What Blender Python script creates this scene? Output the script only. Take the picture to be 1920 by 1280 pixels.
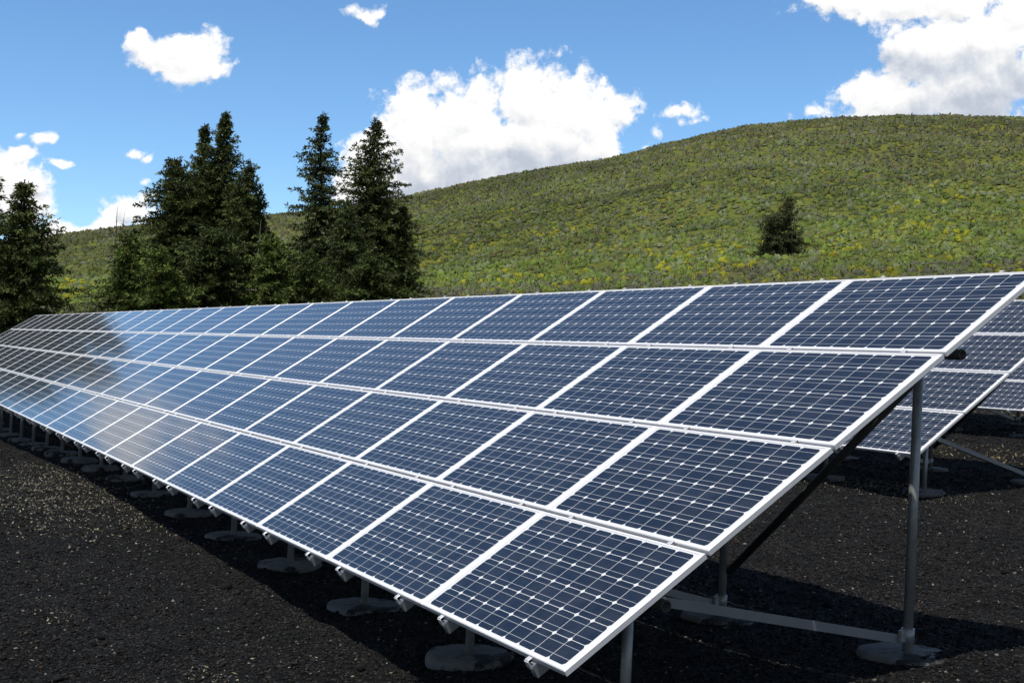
import bpy, bmesh, math, random
import numpy as np
from mathutils import Matrix, Vector

random.seed(7); RNG = np.random.default_rng(11)
SC = bpy.context.scene; COL = SC.collection
for o in list(bpy.data.objects): bpy.data.objects.remove(o, do_unlink=True)

# ------------------------------------------------------------------ frames
# "site frame": x along the rows, y up the slope of the site, z along the posts, unit = one solar cell (0.13 m).
S = 0.13
CAMP = np.array([33.20115705, -20.97639821, 10.05707881])
CAMR = np.array([[0.48801943, 0.87164357, 0.04554688],
                 [0.01210486, 0.04541894, -0.99889469],
                 [-0.87274882, 0.48803135, 0.0116142]])
FPX = 2288.278
def axrot(a, t):
    a = np.array(a, float); a /= np.linalg.norm(a); K = np.array([[0,-a[2],a[1]],[a[2],0,-a[0]],[-a[1],a[0],0]])
    return np.eye(3) + math.sin(t)*K + (1-math.cos(t))*K@K
_fw = np.array([CAMR[2][0], CAMR[2][1], 0.0])
ROLL = math.radians(-1.9)                      # the rows run slightly downhill: site tilted about the view axis
Q = axrot(_fw, ROLL)
if abs((CAMR @ Q.T)[0][2]) > abs(CAMR[0][2]): Q = axrot(_fw, -ROLL)
def W(p):                                      # site frame -> world metres
    return (S * (np.asarray(p, float) @ Q.T))
Q3 = Matrix([list(r) for r in Q]); Q4 = Q3.to_4x4()
TILT = math.radians(33.0); CT, ST = math.cos(TILT), math.sin(TILT)
PU, PV = 10.80, 6.694                          # panel pitch along / up the slope

# ------------------------------------------------------------------ camera
cam = bpy.data.cameras.new('camera'); co = bpy.data.objects.new('camera', cam); COL.objects.link(co)
Rw = CAMR @ Q.T
m = Matrix([list(Rw[0]), list(-Rw[1]), list(-Rw[2])]).transposed().to_4x4()
m.translation = Vector(W(CAMP)); co.matrix_world = m
cam.sensor_width = 36; cam.lens = FPX/1920*36; cam.clip_start = 0.05; cam.clip_end = 5000
SC.camera = co
CAMW = W(CAMP)

# ------------------------------------------------------------------ sun, sky, exposure
sd = Q @ np.array([0.15, -0.36, 1.0]); sd /= np.linalg.norm(sd)
sun = bpy.data.lights.new('sun', 'SUN'); so = bpy.data.objects.new('sun', sun); COL.objects.link(so)
sun.energy = 4.3; sun.angle = math.radians(0.53); sun.color = (1.0, 0.965, 0.91)
so.rotation_euler = Vector(sd).to_track_quat('Z', 'Y').to_euler(); so.location = (0, 0, 60)
SC.view_settings.view_transform = 'Standard'; SC.view_settings.look = 'None'
SC.view_settings.exposure = 0.0; SC.view_settings.gamma = 1.0
SC.render.film_transparent = False
try:
    SC.cycles.max_bounces = 4; SC.cycles.diffuse_bounces = 2; SC.cycles.glossy_bounces = 2; SC.cycles.transparent_max_bounces = 4
except Exception: pass

class NT:
    """small helper to write node trees as expressions"""
    def __init__(s, tree): s.t = tree; s.n = tree.nodes; s.l = tree.links
    def put(s, sock, v):
        if hasattr(v, 'is_linked') or isinstance(v, bpy.types.NodeSocket): s.l.new(v, sock)
        elif v is not None: sock.default_value = v
    def math(s, op, a, b=None, c=None, clamp=False):
        n = s.n.new('ShaderNodeMath'); n.operation = op; n.use_clamp = clamp
        s.put(n.inputs[0], a); s.put(n.inputs[1], b); s.put(n.inputs[2], c); return n.outputs[0]
    def vec(s, op, a, b=None, out=0):
        n = s.n.new('ShaderNodeVectorMath'); n.operation = op
        s.put(n.inputs[0], a); s.put(n.inputs[1], b)
        return n.outputs['Value'] if op in ('LENGTH', 'DOT_PRODUCT', 'DISTANCE') else n.outputs[0]
    def scale(s, a, k):
        n = s.n.new('ShaderNodeVectorMath'); n.operation = 'SCALE'; s.put(n.inputs[0], a); s.put(n.inputs['Scale'], k); return n.outputs[0]
    def comb(s, x, y, z):
        n = s.n.new('ShaderNodeCombineXYZ'); s.put(n.inputs[0], x); s.put(n.inputs[1], y); s.put(n.inputs[2], z); return n.outputs[0]
    def sep(s, v):
        n = s.n.new('ShaderNodeSeparateXYZ'); s.put(n.inputs[0], v); return n.outputs
    def noise(s, v, scale, detail=4, rough=.55, dist=0.0, color=False):
        n = s.n.new('ShaderNodeTexNoise'); s.put(n.inputs['Vector'], v); n.inputs['Scale'].default_value = scale
        n.inputs['Detail'].default_value = detail; n.inputs['Roughness'].default_value = rough; n.inputs['Distortion'].default_value = dist
        return n.outputs['Color' if color else 0]
    def voro(s, v, scale, out='Distance', feature='F1'):
        n = s.n.new('ShaderNodeTexVoronoi'); n.feature = feature; s.put(n.inputs['Vector'], v); n.inputs['Scale'].default_value = scale
        return n.outputs[out]
    def ramp(s, f, stops, interp='LINEAR'):
        n = s.n.new('ShaderNodeValToRGB'); s.put(n.inputs[0], f); n.color_ramp.interpolation = interp
        e = n.color_ramp.elements
        while len(e) < len(stops): e.new(0.5)
        for q, (p, c) in zip(e, stops): q.position = p; q.color = (c[0], c[1], c[2], 1) if not isinstance(c, (int, float)) else (c, c, c, 1)
        return n.outputs[0]
    def mix(s, f, a, b, blend='MIX'):
        n = s.n.new('ShaderNodeMix'); n.data_type = 'RGBA'; n.blend_type = blend
        s.put(n.inputs['Factor'], f)
        for k, v in ((6, a), (7, b)):
            s.put(n.inputs[k], (*v, 1) if isinstance(v, tuple) and len(v) == 3 else v)
        return n.outputs[2]
    def sstep(s, x, a, b):
        n = s.n.new('ShaderNodeMapRange'); n.interpolation_type = 'SMOOTHSTEP'; s.put(n.inputs[0], x)
        s.put(n.inputs[1], a); s.put(n.inputs[2], b); n.inputs[3].default_value = 0; n.inputs[4].default_value = 1; return n.outputs[0]

# clouds of the day: centre and radii as directions in the sky (photo pixels of a 1920 x 1280 frame give the bearings)
CLOUDS = [
 # big bank over the hill
 (700,300,60,62,1),(790,245,95,95,1),(870,215,90,80,1),(985,190,85,75,1),(1060,200,75,78,1),(900,290,180,90,1),(1010,270,140,80,1),(800,320,120,75,1),
 (1110,215,70,65,1),(1170,198,50,36,1),(1145,265,40,50,.8),(760,340,90,60,1),(680,340,55,55,1),
 (1275,208,40,14,.46),(1226,238,22,20,.46),(1298,230,26,10,.38),(1215,262,12,8,.35),
 # right bank
 (1640,180,75,65,1),(1740,120,110,90,1),(1850,90,120,100,1),(1800,180,180,75,1),(1680,205,110,60,1),(1930,150,90,80,1),(1910,30,60,60,1),
 (1700,8,170,40,.95),(1590,-5,110,40,.9),(1800,15,110,42,.9),(1500,-15,60,22,.6),(1524,212,36,20,.55),(1920,212,30,14,.6),
 # small ones
 (300,88,62,34,1),(355,98,66,42,1),(372,128,55,34,.95),(266,72,34,26,.85),(268,47,13,11,.66),(345,75,80,30,.9),(692,20,34,16,.66),(714,14,16,16,.62),(254,283,32,11,.68),(276,290,18,13,.66),(270,341,17,12,.62),
 (245,395,52,38,.95),(215,425,50,30,.9),(232,375,20,12,.6),
 (0,330,60,50,1),(50,365,58,50,1),(20,390,80,40,1),(110,425,45,28,.95),(155,428,34,22,.95),(40,290,36,18,.7),(78,258,26,15,.75),(36,254,16,10,.66),(110,303,34,13,.72),(-60,330,90,60,1),
 (1432,211,18,7,.35),
 # elsewhere, seen in the panes
 (-240,10,120,100,.60),(-205,-70,80,70,.5),(-420,430,190,70,.9),(-760,300,200,80,.8),(2300,100,200,120,1),(2100,-300,260,90,.8),(-1500,-500,300,160,.7),
]
def build_world():
    w = bpy.data.worlds.new('World'); SC.world = w; w.use_nodes = True
    w.cycles.sampling_method = 'NONE'
    nt = NT(w.node_tree); nt.n.clear()
    out = nt.n.new('ShaderNodeOutputWorld'); bg = nt.n.new('ShaderNodeBackground'); nt.l.new(bg.outputs[0], out.inputs[0])
    sky = nt.n.new('ShaderNodeTexSky'); sky.sky_type = 'NISHITA'; sky.sun_disc = False
    sky.sun_elevation = math.asin(sd[2]); sky.sun_rotation = math.atan2(sd[0], sd[1])
    sky.altitude = 1800; sky.air_density = 1.0; sky.dust_density = 0.15; sky.ozone_density = 2.5
    geo = nt.n.new('ShaderNodeNewGeometry'); D = nt.vec('SCALE', geo.outputs['Incoming']);
    tc = nt.n.new('ShaderNodeTexCoord'); D = tc.outputs['Generated']
    df = nt.vec('DOT_PRODUCT', D, tuple(Rw[2])); dr = nt.vec('DOT_PRODUCT', D, tuple(Rw[0])); du = nt.vec('DOT_PRODUCT', D, tuple(-Rw[1]))
    dfc = nt.math('MAXIMUM', df, 0.12)
    uv = nt.comb(nt.math('DIVIDE', dr, dfc), nt.math('DIVIDE', du, dfc), 0.0)
    # two groups: the broad masses of the clouds, and the masses with their billows
    def masses(h, U2):
        acc = None
        for (x, y, a, b, k) in CLOUDS:
            a, b = a*1.34, b*1.34
            n = h.n.new('ShaderNodeVectorMath'); n.operation = 'MULTIPLY_ADD'; h.put(n.inputs[0], U2)
            n.inputs[1].default_value = (FPX/a, FPX/b, 0); n.inputs[2].default_value = (-(x-960)/a, -(640-y)/b, 0)
            e = h.math('MULTIPLY_ADD', h.vec('LENGTH', n.outputs[0]), -1.0*k, k)
            acc = e if acc is None else h.math('SMOOTH_MAX', acc, e, 0.10)
        return acc
    def group(name):
        g = bpy.data.node_groups.new(name, 'ShaderNodeTree')
        g.interface.new_socket('uv', in_out='INPUT', socket_type='NodeSocketVector'); g.interface.new_socket('density', in_out='OUTPUT', socket_type='NodeSocketFloat')
        return g, NT(g), g.nodes.new('NodeGroupInput').outputs[0], g.nodes.new('NodeGroupOutput').inputs[0]
    gm, h, U, go = group('cloud_masses'); h.l.new(masses(h, U), go)
    gd, h, U, go = group('cloud_density')
    n1 = h.noise(U, 15, 3, .55, color=True); U2 = h.vec('ADD', U, h.scale(h.vec('SUBTRACT', n1, (.5, .5, .5)), .040))
    n2 = h.noise(U, 75, 2, .6, color=True); U3 = h.vec('ADD', U, h.scale(h.vec('SUBTRACT', n2, (.5, .5, .5)), .012))
    f1 = h.noise(U2, 30, 9, .66); f2 = h.noise(U3, 150, 5, .65)
    v1, v2 = h.voro(U3, 38), h.voro(U3, 95)
    det = h.math('MULTIPLY_ADD', h.math('SUBTRACT', f1, .5), 1.25, h.math('MULTIPLY', h.math('SUBTRACT', .45, v1), .42))
    det = h.math('ADD', det, h.math('MULTIPLY', h.math('SUBTRACT', .45, v2), .22))
    det = h.math('ADD', det, h.math('MULTIPLY', h.math('SUBTRACT', f2, .5), .50))
    h.l.new(h.math('ADD', masses(h, U2), det), go)
    def use(g, v):
        n = nt.n.new('ShaderNodeGroup'); n.node_tree = g; nt.l.new(v, n.inputs[0]); return n.outputs[0]
    d0 = use(gd, uv); d1 = use(gd, nt.vec('ADD', uv, (.0022, .0080, 0.0)))
    wv = nt.scale(nt.vec('SUBTRACT', nt.noise(uv, 17, 6, .62, color=True), (.5, .5, .5)), .045)
    m1 = use(gm, nt.vec('ADD', nt.vec('ADD', uv, wv), (.006, .052, 0.0)))
    front = nt.sstep(df, .12, .3)
    alpha = nt.math('MULTIPLY', nt.sstep(d0, .10, .45), front)
    lit = nt.math('MULTIPLY', nt.math('SUBTRACT', d0, d1), .30)
    shade = nt.math('ADD', nt.math('MULTIPLY', nt.sstep(m1, .12, .95), -.33), nt.math('ADD', 1.0, lit))
    shade = nt.math('MAXIMUM', nt.math('MINIMUM', shade, 1.05), .62)
    ccol = nt.mix(nt.sstep(shade, .60, .96), (.84, .92, 1.06), (1.0, 1.0, 1.0))
    cl = nt.scale(ccol, nt.math('MULTIPLY', shade, 1.03))
    hsv = nt.n.new('ShaderNodeHueSaturation'); hsv.inputs['Saturation'].default_value = SKY_SAT; hsv.inputs['Value'].default_value = 1.0
    nt.l.new(sky.outputs[0], hsv.inputs['Color'])
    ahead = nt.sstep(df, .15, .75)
    hs2 = nt.n.new('ShaderNodeHueSaturation'); hs2.inputs['Saturation'].default_value = .78; hs2.inputs['Value'].default_value = .62; nt.l.new(sky.outputs[0], hs2.inputs['Color'])  # sky away from the view dimmed and greyed to cut blue fill in shade
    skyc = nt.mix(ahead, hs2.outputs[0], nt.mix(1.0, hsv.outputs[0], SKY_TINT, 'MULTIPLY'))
    # the background strength is low, so the cloud's own radiance is divided by it
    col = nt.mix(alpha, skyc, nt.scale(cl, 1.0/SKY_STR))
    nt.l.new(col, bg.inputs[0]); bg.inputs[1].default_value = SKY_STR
SKY_STR, SKY_SAT, SKY_TINT = 0.15, 1.12, (1.02, 1.13, 1.14)
build_world()

# ------------------------------------------------------------------ terrain
def vnoise(x, y, seed=0):
    x = np.asarray(x, float); y = np.asarray(y, float); xi = np.floor(x); yi = np.floor(y); fx = x-xi; fy = y-yi
    fx = fx*fx*(3-2*fx); fy = fy*fy*(3-2*fy)
    def hsh(a, b):
        v = np.sin(a*127.1 + b*311.7 + seed*74.7)*43758.5453; return v-np.floor(v)
    return (hsh(xi,yi)*(1-fx)+hsh(xi+1,yi)*fx)*(1-fy)+(hsh(xi,yi+1)*(1-fx)+hsh(xi+1,yi+1)*fx)*fy
def sst(x, a, b):
    t = np.clip((x-a)/(b-a), 0, 1); return t*t*(3-2*t)
def near_ground(X, Y):
    z = np.interp(Y, [-400,-100,-20,0,5,12,20,28,45,64,79,112,130,400,1000], [-6,-4.4,-4.05,-3.9,-3.75,-3.15,-2.6,-2.35,-1.5,-.5,.35,2.75,4.0,22,60])
    z = z + 1.0*sst(X, -14, 0)*sst(Y, -3, 16)*(1-sst(Y, 30, 55))
    z = z - .03*np.clip(-90-X, 0, 85)*(1-sst(Y, 20, 60))
    return z
def bumps(X, Y):
    return .34*(vnoise(X/7., Y/7., 1)-.5) + .22*(vnoise(X/2.6, Y/2.6, 2)-.5) + .14*(vnoise(X/1.1, Y/1.1, 3)-.5)
def ray(x, y): return CAMR.T @ np.array([(x-960)/FPX, (y-640)/FPX, 1.0])
def azel(x, y):
    d = ray(x, y); return math.atan2(d[1], -d[0]), d[2]/math.hypot(d[0], d[1])
_sk = [(-700,520),(-300,492),(0,465),(100,446),(200,431),(350,418),(500,407),(640,392),(750,374),(850,352),(1000,322),(1150,299),(1250,272),(1330,254),(1400,240),(1480,230),(1560,224),(1700,219),(1800,220),(1920,224),(2200,250),(2700,330)]
_ft = [(-700,640),(-300,622),(0,607),(200,600),(600,588),(1000,577),(1500,562),(1920,549),(2200,545),(2700,560)]
SKY_AZ, SKY_E = map(np.array, zip(*[azel(*p) for p in _sk])); FT_AZ, FT_E = map(np.array, zip(*[azel(*p) for p in _ft]))
def terrain(X, Y):
    dx, dy = X-CAMP[0], Y-CAMP[1]; r = np.hypot(dx, dy); rm = r*S
    az = np.arctan2(dy, -dx)
    er = np.interp(az, SKY_AZ, SKY_E); ef = np.interp(az, FT_AZ, FT_E)
    off = sst(np.abs(az-math.radians(29)), .75, 1.6); er = er*(1-off)+.015*off; ef = ef*(1-off)-.005*off
    pr = np.interp(rm, [0,60,80,110,170,225,262,290,330,420,1200], [-.05,-.03,.05,.19,.60,.86,.965,1.0,.985,.9,.35])
    far = CAMP[2] + r*(ef+(er-ef)*pr) - (rm < 1e9)*0
    lump = (vnoise(X/160., Y/160., 7)-.5)*22*sst(rm, 90, 160)*(1-sst(rm, 230, 275)) + (vnoise(X/40., Y/40., 8)-.5)*5*sst(rm, 70, 120)
    w = sst(rm, 44, 78)
    nb = near_ground(X, Y)
    return nb*(1-w) + (far+lump)*w + bumps(X, Y)*(1+2*w)
def cinder_mask(X, Y):
    rm = np.hypot(X-CAMP[0], Y-CAMP[1])*S
    return (1-sst(Y + 26*(vnoise(X/30., Y/30., 4)-.5), 128, 175))*(1-sst(rm + 6*(vnoise(X/25., Y/25., 5)-.5), 46, 56))

def link(name, me, mats=(), parent=None):
    o = bpy.data.objects.new(name, me); COL.objects.link(o)
    for mm in mats: me.materials.append(mm)
    if parent: o.parent = parent
    return o
def np_mesh(name, V, F, nper, col=None, smooth=False, mat_idx=None, extra=None):
    """V (n,3), F flat index array with nper corners per face"""
    me = bpy.data.meshes.new(name); nf = len(F)//nper
    me.vertices.add(len(V)); me.vertices.foreach_set('co', np.asarray(V, np.float32).ravel())
    me.loops.add(len(F)); me.loops.foreach_set('vertex_index', np.asarray(F, np.int32))
    me.polygons.add(nf); me.polygons.foreach_set('loop_start', np.arange(0, len(F), nper, dtype=np.int32))
    if smooth: me.polygons.foreach_set('use_smooth', np.ones(nf, bool))
    if mat_idx is not None: me.polygons.foreach_set('material_index', np.asarray(mat_idx, np.int32))
    me.update(calc_edges=True)
    if col is not None:
        a = me.attributes.new('tone', 'FLOAT_COLOR', 'POINT'); c = np.ones((len(V), 4), np.float32); c[:, :3] = col; a.data.foreach_set('color', c.ravel())
    for k, v in (extra or {}).items():
        a = me.attributes.new(k, 'FLOAT', 'POINT'); a.data.foreach_set('value', np.asarray(v, np.float32))
    return me
def tag(o, label=None, cat=None, group=None, kind=None):
    for k, v in (('label', label), ('category', cat), ('group', group), ('kind', kind)):
        if v: o[k] = v
    return o
def empty(name, mat, label, cat, group=None):
    o = bpy.data.objects.new(name, None); COL.objects.link(o); o.matrix_world = mat; o.empty_display_size = .3
    return tag(o, label, cat, group)

# ------------------------------------------------------------------ materials
def new_mat(name):
    mt = bpy.data.materials.new(name); mt.use_nodes = True; nt = NT(mt.node_tree); nt.n.clear()
    out = nt.n.new('ShaderNodeOutputMaterial'); b = nt.n.new('ShaderNodeBsdfPrincipled'); nt.l.new(b.outputs[0], out.inputs[0])
    return mt, nt, b
def attr(nt, name, out='Color'):
    n = nt.n.new('ShaderNodeAttribute'); n.attribute_name = name; return n.outputs[out]
def bump(nt, b, h, strength, dist):
    n = nt.n.new('ShaderNodeBump'); n.inputs['Strength'].default_value = strength; n.inputs['Distance'].default_value = dist
    nt.l.new(h, n.inputs['Height']); nt.l.new(n.outputs[0], b.inputs['Normal']); return n

def mat_ground():
    mt, nt, b = new_mat('cinder_and_turf'); geo = nt.n.new('ShaderNodeNewGeometry'); P = geo.outputs['Position']
    cm = attr(nt, 'cinder', 'Fac')
    # black volcanic cinder
    g1 = nt.voro(P, 82, 'Color'); gv = nt.sep(g1)[0]; gd = nt.voro(P, 82)
    n1 = nt.noise(P, 2.2, 6, .65); n2 = nt.noise(P, .45, 4, .6); n3 = nt.noise(P, 130, 3, .6)
    base = nt.ramp(n1, [(.3, (.0088, .0085, .0078)), (.55, (.0160, .0153, .0138)), (.75, (.0245, .0228, .0196))])
    base = nt.mix(nt.math('MULTIPLY', nt.sstep(n2, .5, .75), .55), base, (.023, .0195, .0155))
    grain = nt.ramp(gv, [(0, .25), (.45, .7), (.78, 1.3), (.92, 2.8), (1, 7.0)])
    cind = nt.mix(1.0, base, grain, 'MULTIPLY')
    speck = nt.math('MULTIPLY', nt.math('GREATER_THAN', nt.sep(nt.voro(P, 34, 'Color'))[1], nt.math('SUBTRACT', 1.045, nt.math('MULTIPLY', nt.sstep(nt.noise(P, .8, 3, .6), .35, .75), .09))), nt.math('LESS_THAN', nt.voro(P, 34), .26))
    cind = nt.mix(speck, cind, nt.mix(nt.sep(g1)[1], (.14, .12, .08), (.34, .31, .24)))
    # turf and bare soil of the hill
    t1 = nt.noise(P, .9, 5, .65); t2 = nt.noise(P, .05, 4, .6); t3 = nt.noise(P, 3.2, 6, .78)
    turf = nt.ramp(t1, [(.25, (.090, .104, .024)), (.5, (.132, .152, .028)), (.75, (.170, .180, .038))])
    soil = nt.ramp(t3, [(.3, (.10, .088, .045)), (.7, (.155, .132, .070))])
    turf = nt.mix(nt.math('MULTIPLY', nt.sstep(t2, .52, .70), .6), turf, soil)
    turf = nt.mix(nt.math('MULTIPLY', nt.sstep(t3, .50, .66), .6), turf, (.050, .062, .022))
    turf = nt.mix(nt.math('MULTIPLY', nt.sstep(nt.noise(P, .11, 5, .7), .50, .68), .6), turf, (.19, .175, .024))
    nt.put(b.inputs['Base Color'], nt.mix(nt.sstep(nt.math('ADD', cm, nt.math('MULTIPLY', nt.math('SUBTRACT', t1, .5), .6)), .3, .7), turf, cind))
    b.inputs['Roughness'].default_value = .92; b.inputs['Specular IOR Level'].default_value = .10
    hh = nt.math('ADD', nt.math('MULTIPLY', gd, -.8), nt.math('ADD', nt.math('MULTIPLY', n3, .4), nt.math('MULTIPLY', nt.noise(P, 14, 5, .7), 1.8)))
    bump(nt, b, hh, 1.0, .030)
    return mt
def mat_tone(name, rough=.9, spec=.2, noise_amt=.25, nscale=6, trans=0.0):
    mt, nt, b = new_mat(name); geo = nt.n.new('ShaderNodeNewGeometry')
    n = nt.noise(geo.outputs['Position'], nscale, 3, .6)
    c = nt.mix(1.0, attr(nt, 'tone'), nt.ramp(n, [(.25, 1-noise_amt), (.75, 1+noise_amt)]), 'MULTIPLY')
    nt.put(b.inputs['Base Color'], c); b.inputs['Roughness'].default_value = rough; b.inputs['Specular IOR Level'].default_value = spec
    if trans:
        t = nt.n.new('ShaderNodeBsdfTranslucent'); nt.l.new(c, t.inputs[0]); mx = nt.n.new('ShaderNodeMixShader'); mx.inputs[0].default_value = trans
        nt.l.new(b.outputs[0], mx.inputs[1]); nt.l.new(t.outputs[0], mx.inputs[2])
        out = [x for x in nt.n if x.type == 'OUTPUT_MATERIAL'][0]; nt.l.new(mx.outputs[0], out.inputs[0])
    return mt
def mat_metal(name, col, rough, metallic, var=.25, scale=9, rust=0.0):
    mt, nt, b = new_mat(name); tc = nt.n.new('ShaderNodeTexCoord'); P = tc.outputs['Object']
    n = nt.noise(P, scale, 5, .65); n2 = nt.noise(P, scale*7, 3, .6)
    c = nt.mix(1.0, (col[0], col[1], col[2]), nt.ramp(n, [(.25, 1-var), (.75, 1+var)]), 'MULTIPLY')
    if rust: c = nt.mix(nt.math('MULTIPLY', nt.sstep(n2, .5, .72), rust), c, (.10, .055, .03))
    nt.put(b.inputs['Base Color'], c); b.inputs['Metallic'].default_value = metallic
    nt.put(b.inputs['Roughness'], nt.math('MULTIPLY_ADD', n2, .25, rough-.12)); return mt
def mat_cells():
    mt, nt, b = new_mat('silicon_cells_under_glass'); tc = nt.n.new('ShaderNodeTexCoord'); x, y, z = nt.sep(tc.outputs['Object'])
    U = nt.math('DIVIDE', x, S*CU); V = nt.math('DIVIDE', y, S*CV)          # centred: cells -5..5, -3..3
    def cell(t): return nt.math('SUBTRACT', nt.math('FRACT', t), .5)
    fu, fv = cell(nt.math('ADD', U, 20)), cell(nt.math('ADD', V, 20)); au, av = nt.math('ABSOLUTE', fu), nt.math('ABSOLUTE', fv)
    inside = nt.math('MULTIPLY', nt.math('LESS_THAN', nt.math('ABSOLUTE', U), 5.0), nt.math('LESS_THAN', nt.math('ABSOLUTE', V), 3.0))
    sq = nt.math('LESS_THAN', nt.math('MAXIMUM', au, av), .4895)
    ch = nt.math('LESS_THAN', nt.math('ADD', au, av), .882)
    wafer = nt.math('MULTIPLY', inside, nt.math('MULTIPLY', sq, ch))
    bb = nt.math('LESS_THAN', nt.math('ABSOLUTE', nt.math('SUBTRACT', av, .235)), .0085)
    fing = nt.math('MULTIPLY_ADD', nt.math('SINE', nt.math('MULTIPLY', U, 2*math.pi*26)), .5, .5)
    cid = nt.comb(nt.math('FLOOR', U), nt.math('FLOOR', V), 0.0)
    oi = nt.n.new('ShaderNodeObjectInfo')
    wn = nt.n.new('ShaderNodeTexWhiteNoise'); wn.noise_dimensions = '4D'; nt.put(wn.inputs['Vector'], cid); nt.l.new(oi.outputs['Random'], wn.inputs['W'])
    r = wn.outputs['Value']
    blue = nt.mix(r, (.0040, .0075, .017), (.0065, .0110, .023))
    blue = nt.mix(nt.math('MULTIPLY', fing, .05), blue, (.12, .13, .15))
    blue = nt.mix(1.0, blue, nt.ramp(oi.outputs['Random'], [(0, (.75, .8, .85)), (1, (1.25, 1.2, 1.15))]), 'MULTIPLY')
    c = nt.mix(wafer, (.72, .72, .71), blue)
    c = nt.mix(nt.math('MULTIPLY', bb, inside), c, (.42, .43, .44))
    dust = nt.noise(tc.outputs['Object'], 5, 5, .65)
    c = nt.mix(nt.math('MULTIPLY', nt.sstep(dust, .30, .85), .050), c, (.45, .42, .38))
    nt.put(b.inputs['Base Color'], c); b.inputs['Roughness'].default_value = .55; b.inputs['Specular IOR Level'].default_value = .10
    b.inputs['Coat Weight'].default_value = 1.0; b.inputs['Coat IOR'].default_value = 1.38
    nt.put(b.inputs['Coat Roughness'], nt.math('MULTIPLY_ADD', dust, .06, .06)); return mt
def mat_concrete():
    mt, nt, b = new_mat('footing_concrete'); tc = nt.n.new('ShaderNodeTexCoord'); P = tc.outputs['Object']
    n = nt.noise(P, 7, 6, .7); n2 = nt.noise(P, 40, 4, .6)
    c = nt.ramp(n, [(.3, (.10, .098, .088)), (.6, (.18, .175, .16)), (.8, (.25, .24, .22))])
    c = nt.mix(nt.sstep(nt.noise(P, 3.5, 6, .75), .50, .60), c, (.016, .015, .014))
    nt.put(b.inputs['Base Color'], c); b.inputs['Roughness'].default_value = .95; bump(nt, b, n2, .6, .01); return mt

CU, CV = 1.012, 1.03
M = dict(ground=mat_ground(), shrub=mat_tone('sagebrush_leaves', .95, .1, .25, 3, .12), needle=mat_tone('fir_needles', .8, .25, .3, 2.5, .10),
         bark=mat_tone('bark', .95, .15, .4, 12), stone=mat_tone('cinder_stones', .95, .1, .3, 60), litter=mat_tone('dry_leaf_litter', .9, .1, .2, 40, .1),
         frame=mat_metal('anodised_frame', (.86, .845, .84), .42, .18, .04, 4), cells=mat_cells(), back=mat_metal('white_backsheet', (.62, .62, .61), .7, 0, .06, 5),
         galv=mat_metal('galvanised_steel', (.36, .36, .335), .45, .5, .35, 8, .15), rail=mat_metal('rail_aluminium', (.31, .315, .32), .45, .5, .12, 5),
         pipe=mat_metal('weathered_pipe', (.085, .080, .070), .6, .4, .35, 6, .4), clamp=mat_metal('clamp_steel', (.74, .735, .73), .38, .35, .08, 10),
         conc=mat_concrete())

# ------------------------------------------------------------------ ground sheets
def ground_sheet(name, r0, r1, nr, mat):
    azs = np.radians(np.concatenate([np.arange(-180, -4, 4.), np.arange(-4, 62, .125), np.arange(62, 180, 4.)]))
    rs = np.exp(np.linspace(math.log(r0/S), math.log(r1/S), nr))
    A, R = np.meshgrid(azs, rs, indexing='ij'); X = CAMP[0]-R*np.cos(A); Y = CAMP[1]+R*np.sin(A)
    Z = terrain(X, Y); V = W(np.stack([X, Y, Z], -1).reshape(-1, 3)); na = len(azs)
    i, j = np.meshgrid(np.arange(na), np.arange(nr-1), indexing='ij'); i2 = (i+1) % na
    F = np.stack([i*nr+j, i*nr+j+1, i2*nr+j+1, i2*nr+j], -1).reshape(-1)
    me = np_mesh(name, V, F, 4, smooth=True, extra={'cinder': cinder_mask(X, Y).ravel()})
    return tag(link(name, me, [mat]), kind='structure')
ground_sheet('ground', .25, 56, 620, M['ground'])
ground_sheet('hill', 56, 1500, 260, M['ground'])

def Zat(X, Y): return float(terrain(np.array([float(X)]), np.array([float(Y)]))[0])
def at_bearing(px, rm):
    """site point at distance rm metres on the bearing of photo column px"""
    a, _ = azel(px, 585); r = rm/S; X = CAMP[0]-r*math.cos(a); Y = CAMP[1]+r*math.sin(a); return np.array([X, Y, Zat(X, Y)])

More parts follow.
